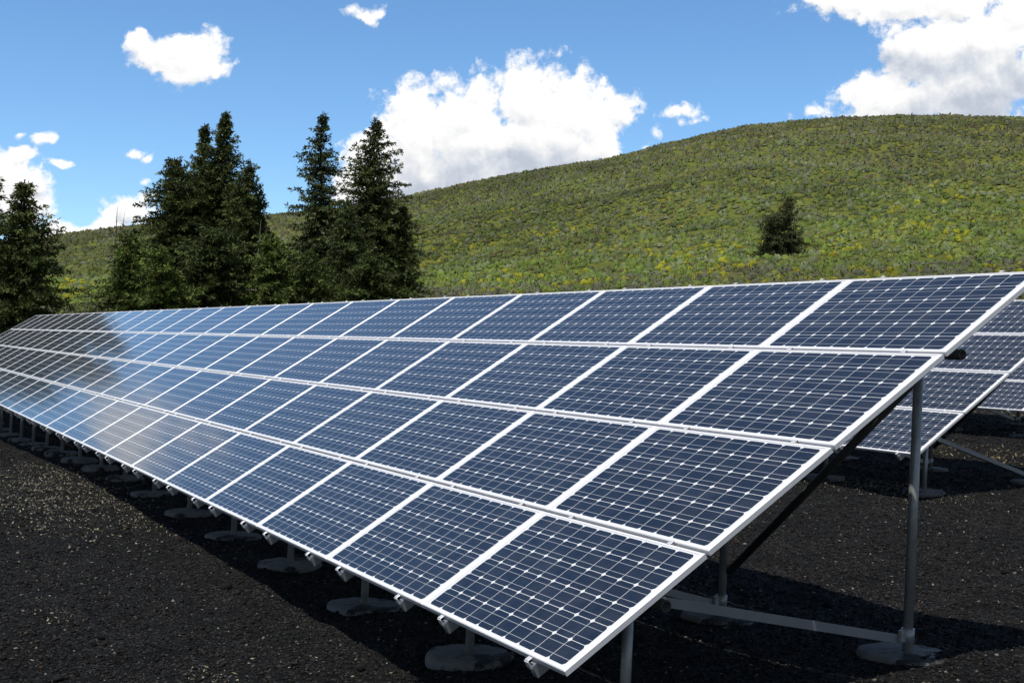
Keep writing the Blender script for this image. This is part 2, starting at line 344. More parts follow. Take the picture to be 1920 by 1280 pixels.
# ------------------------------------------------------------------ mesh helpers (units: cells unless said)
class MB:
    def __init__(s): s.bm = bmesh.new()
    def box(s, c, size, R=None, bev=0.0):
        g = bmesh.ops.create_cube(s.bm, size=1.0); vs = g['verts']
        for v in vs: v.co = Vector((v.co.x*size[0], v.co.y*size[1], v.co.z*size[2]))
        if bev: 
            es = list({e for v in vs for e in v.link_edges}); r = bmesh.ops.bevel(s.bm, geom=es, offset=bev, segments=1, affect='EDGES', profile=.5); vs = list({v for f in r['faces'] for v in f.verts} | {v for v in vs if v.is_valid})
        for v in vs: v.co = (R @ v.co if R else v.co) + Vector(c)
        return s
    def bar(s, a, b, w, h, up=(0, 0, 1), bev=0.0):
        a, b = Vector(a), Vector(b); d = b-a; x = d.normalized(); u = Vector(up); y = u.cross(x).normalized(); z = x.cross(y)
        R = Matrix((x, y, z)).transposed(); return s.box((a+b)/2, (d.length, w, h), R, bev)
    def angle(s, a, b, w, t, up=(0, 0, 1)):
        """L section bar: one upright flange, one flat flange"""
        a, b = Vector(a), Vector(b); x = (b-a).normalized(); y = Vector(up).cross(x).normalized(); z = x.cross(y)
        pts = [(0, 0), (w, 0), (w, t), (t, t), (t, w), (0, w)]
        va = [s.bm.verts.new(a + y*(-p[0]) + z*p[1]) for p in pts]; vb = [s.bm.verts.new(b + y*(-p[0]) + z*p[1]) for p in pts]
        n = len(pts)
        for i in range(n): s.bm.faces.new((va[i], va[(i+1) % n], vb[(i+1) % n], vb[i]))
        s.bm.faces.new(va[::-1]); s.bm.faces.new(vb); return s
    def tube(s, a, b, r, n=14, inner=None, r2=None):
        a, b = Vector(a), Vector(b); x = (b-a).normalized(); y = x.orthogonal().normalized(); z = x.cross(y); r2 = r if r2 is None else r2
        def ring(c, q): return [s.bm.verts.new(c + (y*math.cos(2*math.pi*i/n)+z*math.sin(2*math.pi*i/n))*q) for i in range(n)]
        A_, B_ = ring(a, r), ring(b, r2)
        for i in range(n):
            f = s.bm.faces.new((A_[i], A_[(i+1) % n], B_[(i+1) % n], B_[i])); f.smooth = True
        if inner:
            Ai, Bi = ring(a, inner), ring(b, inner); dA = ring(a+x*2.5, inner)
            for i in range(n):
                j = (i+1) % n
                s.bm.faces.new((A_[j], A_[i], Ai[i], Ai[j])); s.bm.faces.new((B_[i], B_[j], Bi[j], Bi[i]))
                s.bm.faces.new((Ai[i], Bi[i], Bi[j], Ai[j])).smooth = True
        else:
            s.bm.faces.new(A_[::-1]); s.bm.faces.new(B_)
        return s
    def mesh(s, name, mats=()):
        bmesh.ops.scale(s.bm, vec=(S, S, S), verts=s.bm.verts)
        bmesh.ops.recalc_face_normals(s.bm, faces=s.bm.faces)
        me = bpy.data.meshes.new(name); s.bm.to_mesh(me); s.bm.free()
        for mm in mats: me.materials.append(mm)
        return me
def put(name, me, parent, mat=None):
    o = bpy.data.objects.new(name, me); COL.objects.link(o); o.parent = parent
    if mat is not None: o.matrix_local = mat
    return o
def TR(x, y, z): return Matrix.Translation((S*x, S*y, S*z))

# ------------------------------------------------------------------ solar array prototypes
GU, GV, FH, LIPU, LIPV = .030, .15, .22, .17, .115        # gaps between panels, frame height, frame lip
PW, PH = PU-GU, PV-GV
def frame_mesh():
    bm = bmesh.new(); hx, hy = PW/2, PH/2; t = .03
    prof = [(0, -FH), (0, -.03), (.03, 0), (1, 0), (1, -.05), (.12, -.05), (.12, -FH+.03), (.9, -FH+.03), (.9, -FH)]   # offset inwards (fraction of lip), z
    rings = []
    for (q, z) in prof:
        ix = q*LIPU if q > .2 else q; iy = q*LIPV if q > .2 else q
        rings.append([bm.verts.new((sx*(hx-ix), sy*(hy-iy), z)) for sx, sy in ((-1,-1),(1,-1),(1,1),(-1,1))])
    n = len(rings)
    for k in range(n):
        a, b = rings[k], rings[(k+1) % n]
        for i in range(4): bm.faces.new((a[i], a[(i+1) % 4], b[(i+1) % 4], b[i]))
    bmesh.ops.scale(bm, vec=(S, S, S), verts=bm.verts); bmesh.ops.recalc_face_normals(bm, faces=bm.faces)
    me = bpy.data.meshes.new('panel_frame'); bm.to_mesh(me); bm.free(); me.materials.append(M['frame']); return me
def sheet_mesh():
    b = MB(); b.box((0, 0, -.045), (PW-.12, PH-.12, .05)); me = b.mesh('cell_sheet', (M['cells'], M['back']))
    for p in me.polygons: p.material_index = 0 if p.normal.z > .5 else 1
    return me
ME_FRAME, ME_SHEET = frame_mesh(), sheet_mesh()
RT, RH, RWD = FH+.01, .43, .30                                # rail top depth, rail height, width
def rail_mesh():
    b = MB(); L = 4*PV; y0, y1 = -.16, L+.12; zt = -RT
    # channel open downwards: web plus two flanges
    b.box((0, (y0+y1)/2, zt-.02), (RWD, y1-y0, .04)); b.box((-RWD/2+.02, (y0+y1)/2, zt-.04-RH/2), (.04, y1-y0, RH)); b.box((RWD/2-.02, (y0+y1)/2, zt-.04-RH/2), (.04, y1-y0, RH))
    b.box((0, y0+.02, zt-.04-RH/2), (RWD-.08, .04, RH-.002))
    return b.mesh('rail', (M['rail'],))
def clamp_mesh(end):
    b = MB()
    if end: b.box((0, -.08, .012), (.24, .20, .03), bev=.008); b.box((0, -.20, -.14), (.26, .05, .27), bev=.01); b.tube((0, -.12, .02), (0, -.12, .045), .05, 6); b.box((.02, -.17, -.30), (.2, .10, .06), bev=.01); b.tube((.02, -.17, -.5), (.02, -.17, -.2), .04, 6)
    elif end is None: b.box((0, .0, .010), (.20, .12, .02), bev=.005); b.box((0, -.075, -.10), (.20, .03, .22), bev=.006)
    else: b.box((0, 0, .012), (.22, .24, .024), bev=.006); b.tube((0, 0, .02), (0, 0, .045), .05, 6); b.box((0, 0, -.16), (.2, .06, .32))
    return b.mesh('clamp', (M['clamp'],))
ME_RAIL, ME_CE, ME_CM, ME_CT = rail_mesh(), clamp_mesh(True), clamp_mesh(False), clamp_mesh(None)
YF, ZF, YR, ZR = 4.79, 1.62, 19.12, 10.93                      # pipe axes
PR = .215
def footing_mesh(seed):
    rr = random.Random(seed); bm = bmesh.new(); n = 40; rings = []
    ph = rr.random()*6; 
    def rad(a): return 1.92*(1+.05*math.sin(2*a+ph)+.03*math.sin(5*a+2*ph)+.02*math.sin(9*a+ph*3))
    for (k, z, j) in ((.0, .30, 0), (.5, .31, .02), (.86, .29, .02), (.96, .24, .03), (1.0, .14, .03), (1.0, -.02, .03), (.97, -.4, .03)):
        rings.append([bm.verts.new((rad(2*math.pi*i/n)*k*math.cos(2*math.pi*i/n)+rr.uniform(-j, j), rad(2*math.pi*i/n)*k*math.sin(2*math.pi*i/n)+rr.uniform(-j, j), z+rr.uniform(-j, j))) for i in range(n)] if k else [bm.verts.new((0, 0, z))])
    for i in range(n): bm.faces.new((rings[0][0], rings[1][i], rings[1][(i+1) % n])).smooth = True
    for a, b in zip(rings[1:], rings[2:]):
        for i in range(n): bm.faces.new((a[i], b[i], b[(i+1) % n], a[(i+1) % n])).smooth = True
    bmesh.ops.scale(bm, vec=(S, S, S), verts=bm.verts); bmesh.ops.recalc_face_normals(bm, faces=bm.faces)
    me = bpy.data.meshes.new('footing'); bm.to_mesh(me); bm.free(); me.materials.append(M['conc']); return me
ME_FOOT = [footing_mesh(k) for k in range(5)]

def solar_array(off, ncol, npost, label, clamps_upto, brace_every, right_cols=0, x_first=-3.3):
    """off: site position of the lower right panel corner. The root stands on the ground under the first front post."""
    off = np.array(off, float); X0, Y0 = off[0]+x_first, off[1]+YF; g0 = Zat(X0, Y0)
    base = np.array([X0, Y0, g0]); mt = Q4.copy(); mt.translation = Vector(W(base))
    root = empty('solar_array', mt, label, 'solar array', 'rows of solar panels on the cinder field')
    d = off-base                                                # array corner relative to the root, in cells
    TA = TR(*d) @ Matrix.Rotation(TILT, 4, 'X')
    for c in range(-right_cols, ncol):
        for r in range(4):
            fr = put('solar_panel', ME_FRAME, root, TA @ TR(-(c+.5)*PU, (r+.5)*PV, 0))
            put('cell_sheet', ME_SHEET, fr)
    extra = MB(); n_extra = 0; k = 0
    for c in range(-right_cols, ncol):
        for u in (2.05, 8.75):
            x = -c*PU-u
            rl = put('rail', ME_RAIL, root, TA @ TR(x, 0, 0))
            for r in range(5):
                if k < clamps_upto:
                    if r == 0: put('clamp', ME_CE, rl)
                    elif r == 4: put('clamp', ME_CT, rl, TR(0, 4*PV, 0) @ Matrix.Rotation(math.pi, 4, 'Z'))
                    else: put('clamp', ME_CM, rl, TR(0, r*PV, 0))
                else:
                    extra.box((x, r*PV, .012), (.22, .24, .024)); n_extra += 1
                    if r == 0: extra.box((x, -.20, -.14), (.26, .05, .27))
            k += 1
    if n_extra: tag(put('clamps', extra.mesh('clamps', (M['clamp'],)), root, TA), kind='stuff')
    xl = -(ncol*PU)-1.0; xr = right_cols*PU-1.05
    for (y, z) in ((YF, ZF), (YR, ZR)):
        b = MB(); b.tube((d[0]+xl, d[1]+y, d[2]+z), (d[0]+xr, d[1]+y, d[2]+z), PR, 18, inner=PR*.78)
        put('support_pipe', b.mesh('support_pipe', (M['pipe'],)), root)
    xs = [x_first-12.2*i for i in range(-int(round(right_cols*PU/12.2)), npost)]
    tops = {}
    for i, x in enumerate(xs):
        for (y, z, rear) in ((YF, ZF, 0), (YR, ZR, 1)):
            jx = random.uniform(-.15, .15) if i > 1 else 0
            gx, gy = off[0]+x+jx, off[1]+y; gz = Zat(gx, gy)
            zg = gz-base[2]; lift = random.uniform(-.06, .05) if not rear else random.uniform(-.16, -.06)
            b = MB(); px, py = d[0]+x+jx, d[1]+y; zt = d[2]+z
            b.tube((px, py, zg-.5), (px, py, zt-PR*.6), .205, 14)
            b.tube((px, py, zt-PR-.45), (px, py, zt-PR-.02), .265, 14)           # cap collar under the pipe
            b.box((px, py, zt+.02), (.34, PR*2+.16, PR*2+.10), bev=.05)            # pipe saddle
            if rear:
                b.tube((px, py, zg+.55), (px, py, zg+1.15), .275, 14)             # base collar that takes the brace
                b.box((px, py-.34, zg+.85), (.22, .30, .5), bev=.03)
            po = put('post', b.mesh('post', (M['galv'],)), root)
            # footing cast round the post
            put('footing', ME_FOOT[random.randrange(5)], po, TR(px, py, zg+lift) @ Matrix.Rotation(random.uniform(0, 6), 4, 'Z') @ Matrix.Diagonal((1, 1, random.uniform(1.2, 2.4) if x < -80 else 1.15, 1)))
            tops[(i, rear)] = (px, py, zt, zg)
        f, r = tops[(i, 0)], tops[(i, 1)]
        b = MB(); b.angle((r[0]-.10, r[1]-.42, r[3]+.52), (f[0]-.10, f[1]+.30, f[2]-.35), .37, .05)
        put('brace_bar', b.mesh('brace_bar', (M['rail'],)), root)
        if i > 0 and (i == 1 or (brace_every and i % brace_every == 1)):
            p, q = tops[(i, 1)], tops[(i-1, 1)]
            b = MB(); b.tube((p[0]+.15, p[1]+.24, p[3]+2.3), (q[0]-.2, q[1]+.24, q[2]-.95), .20, 12)
            put('diagonal_brace', b.mesh('diagonal_brace', (M['pipe'],)), root)
    return root
solar_array((0, 0, 0), 26, 23, 'longest row of blue solar panels, four panels high, across the whole foreground', 20, 0)
solar_array((-39.5, 59.0, 3.3), 6, 6, 'shorter solar panel row seen past the right end of the front row', 6, 0)
solar_array((-66.5, 106.7, 6.17), 4, 4, 'farthest solar panel row, barely seen at the right edge beyond the second row', 0, 0, right_cols=2)

# ------------------------------------------------------------------ trees
def quad_cloud(P, Dv, Nv, L, Wd):
    """one leaf quad (pointed: 4 corners) per row: centre base P, direction Dv, side from Nv"""
    side = np.cross(Dv, Nv); side /= np.linalg.norm(side, axis=1, keepdims=True)+1e-9
    a = P; b = P + Dv*L[:, None]*.45 + side*Wd[:, None]*.5; c = P + Dv*L[:, None]; d = P + Dv*L[:, None]*.45 - side*Wd[:, None]*.5
    V = np.stack([a, b, c, d], 1).reshape(-1, 3); F = np.arange(len(V)); return V, F
def unit(v): return v/(np.linalg.norm(v, axis=-1, keepdims=True)+1e-9)
def rot_about_z(a): return np.stack([np.cos(a), np.sin(a), np.zeros_like(a)], -1)
def trunk_mesh(paths, cols):
    bm = bmesh.new(); lay = None
    for path in paths:
        rings = []; n = 8 if path[0][1] > .05 else 5
        for k, (p, r) in enumerate(path):
            p = Vector(p); q = Vector(path[min(k+1, len(path)-1)][0]); o_ = Vector(path[max(k-1, 0)][0]); x = (q-o_).normalized(); y = x.orthogonal().normalized(); z = x.cross(y)
            rings.append([bm.verts.new(p + (y*math.cos(2*math.pi*i/n)+z*math.sin(2*math.pi*i/n))*r) for i in range(n)])
        for a, b in zip(rings, rings[1:]):
            for i in range(n): bm.faces.new((a[i], a[(i+1) % n], b[(i+1) % n], b[i])).smooth = True
    me = bpy.data.meshes.new('trunk'); bm.to_mesh(me); bm.free()
    c = me.attributes.new('tone', 'FLOAT_COLOR', 'POINT'); buf = np.ones((len(me.vertices), 4), np.float32); buf[:, :3] = cols; c.data.foreach_set('color', buf.ravel())
    me.materials.append(M['bark']); return me
def fir(seed, H, R, name, label, cat, group, loc, lean=(0, 0), shape=.85, base=.06, open_=0.0, col=(.040, .058, .018), spread=.35, droop=.25, whorl=.30, dens=1.0, gap_side=None, bark=(.09, .075, .06), yaw=0.0):
    rg = np.random.default_rng(seed); lean = np.array([lean[0], lean[1], 0.0])
    def axis(z): t = z/H; return np.array([0, 0, z]) + lean*(t*t) + np.array([.05*math.sin(z*1.3+seed), .05*math.cos(z*1.1+seed), 0])
    paths = [[(axis(z), max(.012, .018*H*(1-z/H)**.9+.008)) for z in np.linspace(-.3, H*.985, 14)]]
    Ps, Ds, Ns, Ls, Ws, Cs = [], [], [], [], [], []
    z = H*base; lob = rg.random(6)*6.28; step = whorl
    while z < H*.985:
        t = z/H; nb = int(round((8.6 if t < .8 else 6)*dens)) ; a0 = rg.random()*6.28
        for k in range(nb):
            if rg.random() < open_: continue
            az = a0 + 6.283*k/nb + rg.normal()*.3
            prof = (1-t)**shape * (1-.45*max(0, 1-t/.18)**2*0.6)
            L = R*prof*(1+.28*math.sin(2*az+lob[0]+t*5)+.18*math.sin(3*az+lob[1]-t*9)+.10*math.sin(z*2.6+lob[2]))*rg.uniform(.55, 1.18)
            L = max(L, .07+.30*(1-t)); zz = z + rg.normal()*.1
            up = spread*(t-.35)*1.4 + rg.normal()*.12
            bt = float(np.clip(rg.lognormal(0, .28), .5, 1.9)); n = max(3, int(L/.16)); s = np.linspace(0, 1, n); h = rot_about_z(np.array([az]))[0]
            pts = axis(zz)[None] + h[None]*(s*L)[:, None]; pts[:, 2] += L*(up*s - droop*s**1.6 + .30*droop*s**3.2)
            if L > .5: paths.append([(pts[0], .010+.008*L), (pts[n//2], .007+.004*L), (pts[-1]*.97+pts[0]*.03, .004)])
            # side twigs carrying needle sprays
            for i in range(n):
                f = s[i]
                if f < .12 and L > .7 and rg.random() < .7: continue
                m_ = 2 if f < .97 else 3
                for q in range(m_+int(rg.random() < .5)):
                    sgn = -1 if q % 2 else 1; ang = az + sgn*rg.uniform(.35, 1.25)*(1 if f < .97 else .4)
                    dl = rg.uniform(.16, .46)*(.45+.75*(1-f))*(min(1., L/1.2)*.6+.4)
                    dh = np.array([math.cos(ang), math.sin(ang), rg.normal()*.28 - .12]); dh /= np.linalg.norm(dh)
                    c0 = pts[i] + rg.normal(size=3)*.03
                    ns = max(2, int(dl/.055)); u = np.linspace(.1, 1, ns)
                    tw = c0[None] + dh[None]*(u*dl)[:, None]; tw[:, 2] -= .10*u*u*dl
                    for w_ in range(2):
                        dd = unit(dh[None]*.8 + rg.normal(size=(ns, 3))*.55)
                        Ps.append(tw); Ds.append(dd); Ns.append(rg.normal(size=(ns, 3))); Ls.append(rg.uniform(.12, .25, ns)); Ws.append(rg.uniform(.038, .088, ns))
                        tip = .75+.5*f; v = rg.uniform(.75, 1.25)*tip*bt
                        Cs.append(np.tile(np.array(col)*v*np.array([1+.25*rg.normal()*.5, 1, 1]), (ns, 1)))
        z += step*(1.0-.45*t)*rg.uniform(.75, 1.25)
    # leader tip
    tz = np.linspace(H*.93, H, 10); tp = np.stack([axis(q) for q in tz]); Ps.append(tp); Ds.append(unit(rg.normal(size=(10, 3))*.35+np.array([0, 0, 1]))); Ns.append(rg.normal(size=(10, 3))); Ls.append(np.full(10, .2)); Ws.append(np.full(10, .06)); Cs.append(np.tile(col, (10, 1)))
    V, F = quad_cloud(np.concatenate(Ps), np.concatenate(Ds), unit(np.concatenate(Ns)), np.concatenate(Ls), np.concatenate(Ws))
    cc = np.repeat(np.clip(np.concatenate(Cs), .004, 1), 4, axis=0)
    mt = Matrix.Translation(Vector(W(loc))) @ Matrix.Rotation(yaw, 4, 'Z')
    root = empty(name, mt, label, cat, group)
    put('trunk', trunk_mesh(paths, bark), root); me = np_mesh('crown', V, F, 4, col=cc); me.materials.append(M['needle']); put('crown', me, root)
    return root
def px_h(px_top, py_top, loc, rm):
    """height of a tree standing at loc whose top shows on that sight line"""
    d = Q @ ray(px_top, py_top); b = W(loc); hx = math.hypot(b[0]-CAMW[0], b[1]-CAMW[1]); return CAMW[2] + hx*d[2]/math.hypot(d[0], d[1]) - b[2]
RIGHTW = np.array([Rw[0][0], Rw[0][1]]); RIGHTW /= np.linalg.norm(RIGHTW)
def tree(seed, px, top, rpx, rm, name, label, group='trees beyond the solar panels', **kw):
    loc = at_bearing(px, rm); H = px_h(top[0], top[1], loc, rm); k = rm/FPX
    dx = (top[0]-px)*k; return fir(seed, H, rpx*k*1.22, name, label, 'tree', group, loc, lean=(RIGHTW[0]*dx, RIGHTW[1]*dx), **kw)
DG = (.066, .082, .022); MG = (.070, .092, .022); BG = (.086, .118, .024); BR = (.062, .074, .022)
tree(1, 38, (46, 343), 92, 56, 'fir_tree', 'broad dark fir beyond the far left end of the front panel row', shape=.75, col=DG, spread=.5)
tree(2, -50, (-22, 322), 100, 58, 'fir_tree', 'dark fir cut off by the left edge of the view, behind another fir', shape=.75, col=DG)
tree(3, -135, (-125, 385), 90, 64, 'fir_tree', 'shorter dark fir standing out of view past the left end of the panels', shape=.8, col=DG)
tree(4, -290, (-280, 400), 120, 64, 'fir_tree', 'wide dark fir out of view at the end of the tree line', shape=.75, col=DG)
tree(5, -420, (-415, 430), 110, 62, 'fir_tree', 'outermost dark fir of the tree line out of view', shape=.8, col=DG)
tree(6, 322, (325, 300), 88, 70, 'fir_tree', 'dense rounded dark fir, the shorter one left of the two joined tall firs', shape=.62, col=DG, spread=.6)
tree(7, 378, (377, 236), 84, 72, 'fir_tree', 'tall dark fir just left of the highest leaning tip in the left cluster', shape=.95, col=DG, spread=.5)
tree(8, 402, (418, 212), 92, 70, 'fir_tree', 'highest fir of the left cluster with its thin tip leaning right', shape=1.0, col=DG, spread=.9, droop=.12)
tree(9, 450, (463, 306), 66, 68, 'fir_tree', 'dark fir on the right side of the left cluster with a windswept top', shape=.7, col=DG, spread=.7)
tree(10, 472, (483, 364), 46, 69, 'fir_tree', 'slim shorter fir at the right edge of the left cluster', shape=.7, col=DG, spread=.6)
tree(11, 596, (600, 213), 92, 70, 'fir_tree', 'slender open fir with gaps between its branches, left of the pair', shape=1.0, col=(.062, .078, .027), open_=.26, spread=.6, whorl=.38, dens=1.2)
tree(12, 694, (702, 224), 118, 66, 'fir_tree', 'tall broad fir in front of the big white cloud, right of the pair', shape=1.0, col=(.068, .080, .024), open_=.20, spread=.8, whorl=.35, dens=1.2)
tree(13, 748, (752, 392), 62, 66, 'fir_tree', 'lower fir boughs at the right foot of the broad tall fir', shape=.75, col=DG)
tree(14, 655, (650, 395), 80, 63, 'fir_tree', 'lower dark fir filling the space between the pair of tall firs', shape=.7, col=(.050, .066, .019))
tree(15, 238, (244, 440), 62, 62, 'young_fir', 'light green young fir at the left foot of the left cluster', shape=.55, col=BG, spread=.6, dens=.9)
tree(16, 300, (304, 470), 62, 60, 'young_fir', 'bright green young fir in front of the dense rounded fir', shape=.55, col=BG, spread=.6)
tree(17, 512, (512, 445), 66, 61, 'young_fir', 'bushy light green fir between the two groups of tall firs', shape=.5, col=BG, spread=.6)
tree(18, 580, (575, 478), 62, 60, 'young_fir', 'low green fir in front of the slender open fir', shape=.5, col=MG, spread=.6)
tree(19, 700, (700, 470), 70, 60, 'young_fir', 'low olive green fir in front of the broad tall fir', shape=.55, col=(.06, .078, .020), spread=.6)
tree(20, 400, (395, 430), 90, 62, 'fir_tree', 'low dark fir in front of the highest fir of the left cluster', shape=.55, col=(.050, .066, .018), spread=.6)
def juniper():
    rm = 70.0
    while rm < 160:                                   # where the hillside reaches the height of its foot
        loc = at_bearing(1463, rm); d = CAMR @ (loc-CAMP)
        if 640+FPX*d[1]/d[2] < 479: break
        rm += .5
    k = rm/FPX; H = px_h(1470, 375, loc, rm)
    kw = dict(col=(.060, .070, .026), droop=.0, whorl=.30, base=.03)
    main = fir(31, H, 44*k, 'juniper_tree', 'lone small dark tree standing on the green hillside', 'tree', None, loc, shape=.55, spread=1.3, dens=1.0, open_=.34, lean=(RIGHTW[0]*.6, RIGHTW[1]*.6), **kw)
    for sd, h_, r_, dx in ((32, .62, 30, -1.0), (33, .45, 30, .8), (34, .22, 30, -1.7)):     # its side stems
        t = fir(sd, H*h_, r_*k, 'side_stem', None, None, None, loc, shape=.5, spread=1.4, dens=1.0, open_=.32, **kw)
        for ch in list(t.children): ch.parent = main; ch.matrix_local = Matrix.Translation((RIGHTW[0]*dx, RIGHTW[1]*dx, 0))
        bpy.data.objects.remove(t)
juniper()
def snag(seed, px, top, rm, label, rad, col, nb=10):
    rg = random.Random(seed); loc = at_bearing(px, rm); H = px_h(top[0], top[1], loc, rm); k = rm/FPX; dx = (top[0]-px)*k
    ax = lambda t: (RIGHTW[0]*dx*t*t, RIGHTW[1]*dx*t*t, H*t)
    paths = [[(ax(t), rad*(1-.93*t)) for t in np.linspace(-.02, 1, 9)]]; br = []
    for i in range(nb):
        t = rg.uniform(.25, .9); a = rg.uniform(0, 6.28); L = rg.uniform(.25, .9)*(1.15-t); p = np.array(ax(t))
        e = p + np.array([math.cos(a)*L, math.sin(a)*L, rg.uniform(-.25, .35)*L]); br.append([(p, .022), ((p+e)/2+np.array([0, 0, .04]), .013), (e, .005)])
    root = empty('dead_tree', Matrix.Translation(Vector(W(loc))), label, 'dead tree', 'bare dead trunks among the firs')
    put('trunk', trunk_mesh(paths, col), root)
    for q in br: put('branch', trunk_mesh([q], col), root)
snag(41, 212, (218, 388), 66, 'thin bare grey trunk, the left one of two beside the left fir cluster', .11, (.12, .105, .09), 22)
snag(42, 222, (231, 398), 67, 'thin bare grey trunk, the right one of two beside the left fir cluster', .10, (.11, .10, .085), 22)
snag(43, 480, (488, 412), 64, 'pale bleached dead trunk at the right edge of the left fir cluster', .08, (.34, .31, .27), 14)

# ------------------------------------------------------------------ sagebrush on the hill
def shrubs():
    rg = np.random.default_rng(5); N = 105000
    a0, _ = azel(-150, 500); a1, _ = azel(2070, 500); az = rg.uniform(a0, a1, N); rm = np.sqrt(rg.uniform(50**2, 312**2, N))
    X = CAMP[0]-rm/S*np.cos(az); Y = CAMP[1]+rm/S*np.sin(az)
    keep = (cinder_mask(X, Y) < .2) & (vnoise(X/14, Y/14, 21)*.45+vnoise(X/60, Y/60, 22)*.25+rg.random(N)*.75 > .62)
    X, Y, rm = X[keep], Y[keep], rm[keep]; n = len(X); Z = terrain(X, Y); P = W(np.stack([X, Y, Z], -1))
    big = vnoise(X/95, Y/95, 23); med = vnoise(X/28, Y/28, 24); u = rg.random(n)
    sage = np.array([.120, .134, .080]); dark = np.array([.078, .094, .046]); green = np.array([.100, .126, .036]); olive = np.array([.140, .146, .050]); yell = np.array([.195, .182, .024]); brown = np.array([.100, .094, .050]); grey = np.array([.100, .098, .070])
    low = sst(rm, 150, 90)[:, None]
    C = np.where((u < .30)[:, None], sage, np.where((u < .48)[:, None], dark, np.where((u < .72)[:, None], green, olive)))
    C = np.where(((big > .55) & (u > .55))[:, None], green*1.05, C); C = np.where(((med > .68) & (u < .35))[:, None], brown, C)
    C = np.where(((rm < 104) & (rg.random(n) < np.where(vnoise(X/50, Y/50, 34) > .42, .72, .25)))[:, None], grey, C)
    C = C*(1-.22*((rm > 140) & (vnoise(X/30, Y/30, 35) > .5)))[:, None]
    fl = (vnoise(X/45, Y/45, 26)*.7+vnoise(X/12, Y/12, 27)*.3 > .55) & (rg.random(n) < np.interp(rm, [60, 90, 150, 200], [.20, .45, .30, .02]))
    C = np.where(fl[:, None], yell, C)
    C = C*rg.uniform(.86, 1.16, (n, 1))*(.82+.36*vnoise(X/130, Y/130, 29))[:, None]
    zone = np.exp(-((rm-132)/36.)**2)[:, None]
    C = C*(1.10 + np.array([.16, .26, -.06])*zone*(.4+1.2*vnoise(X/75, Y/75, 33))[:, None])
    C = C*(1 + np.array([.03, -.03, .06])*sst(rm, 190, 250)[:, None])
    Rs = (.19+.46*rg.random(n)**1.5)*np.where(fl, .8, 1.0)*np.interp(rm, [60, 110, 300], [.72, 1.0, 1.25]); Hs = Rs*rg.uniform(.62, 1.05, n)
    Vs, Cs, Fs, v0 = [], [], [], 0
    for lo, hi, na, nr, nq in ((0, 125, 8, 3, 12), (125, 200, 7, 3, 5), (200, 400, 6, 2, 2)):
        s = (rm >= lo) & (rm < hi); m_ = int(s.sum())
        # mound: rings of vertices, lumpy
        an = np.arange(na)*2*math.pi/na; el = np.linspace(-.15, 1.25, nr)
        d = np.stack([np.cos(an)[None]*np.cos(el)[:, None], np.sin(an)[None]*np.cos(el)[:, None], np.repeat(np.sin(el)[:, None], na, 1)], -1).reshape(-1, 3)
        d = np.concatenate([d, [[0, 0, 1.0]]]); nv = len(d)
        sc = np.stack([Rs[s], Rs[s]*rg.uniform(.75, 1.2, m_), Hs[s]], -1)[:, None, :]
        V = P[s][:, None, :] + d[None]*sc*.86*rg.uniform(.72, 1.22, (m_, nv, 1)); Vs.append(V.reshape(-1, 3))
        cv = C[s][:, None, :]*rg.uniform(.8, 1.15, (m_, nv, 1)); Cs.append(cv.reshape(-1, 3))
        i, j = np.meshgrid(np.arange(nr-1), np.arange(na), indexing='ij'); j2 = (j+1) % na
        f = np.stack([i*na+j, i*na+j2, (i+1)*na+j2, (i+1)*na+j], -1).reshape(-1, 4); top = np.stack([(nr-1)*na+np.arange(na), (nr-1)*na+(np.arange(na)+1) % na, np.full(na, nv-1), np.full(na, nv-1)], -1)
        tri = np.concatenate([f[:, [0, 1, 2]], f[:, [0, 2, 3]], top[:, :3]])
        Fs.append((tri[None]+v0+nv*np.arange(m_)[:, None, None]).reshape(-1)); v0 += m_*nv
        # leafy fringe
        d = rg.normal(size=(m_, nq, 3)); d[..., 2] = np.abs(d[..., 2]); d = unit(d)
        c = P[s][:, None, :] + d*sc*rg.uniform(.80, 1.08, (m_, nq, 1))
        nn = unit(d*.6 + rg.normal(size=d.shape)*.6); t = unit(d + rg.normal(size=d.shape)*.5 + np.array([0, 0, .05])); b_ = unit(np.cross(nn, t))
        q = (Rs[s][:, None, None]*rg.uniform(.10, .22, (m_, nq, 1))*(26/nq)**.3)
        V = np.stack([c-t*q*.6-b_*q*.6, c-t*q*.6+b_*q*.6, c+t*q*1.3], 2).reshape(-1, 3); Vs.append(V); k = len(V)
        Fs.append(np.arange(k)+v0); v0 += k
        cv = C[s][:, None, :]*rg.uniform(.85, 1.3, (m_, nq, 1)); Cs.append(np.repeat(cv, 3, axis=1).reshape(-1, 3))
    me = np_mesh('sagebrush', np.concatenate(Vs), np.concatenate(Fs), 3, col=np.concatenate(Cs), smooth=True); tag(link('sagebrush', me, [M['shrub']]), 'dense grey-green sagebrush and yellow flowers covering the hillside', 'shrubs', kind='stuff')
shrubs()

def track():
    a = np.linspace(azel(-40, 480)[0], azel(330, 480)[0], 160); V = []
    for k, w in ((0, 168.0), (1, 170.6)):
        r = (w + 6*np.sin(a*9))/S; X = CAMP[0]-r*np.cos(a); Y = CAMP[1]+r*np.sin(a); V.append(np.stack([X, Y, terrain(X, Y)+(2.0 if k else .6)], -1))
    V = W(np.concatenate(V)); n = len(a); i = np.arange(n-1); F = np.stack([i, i+1, n+i+1, n+i], -1).reshape(-1)
    me = np_mesh('dirt_track', V, F, 4, col=np.tile([.045, .042, .030], (2*n, 1))*RNG.uniform(.6, 1.4, (2*n, 1))); tag(link('dirt_track', me, [M['stone']]), kind='structure')
track()

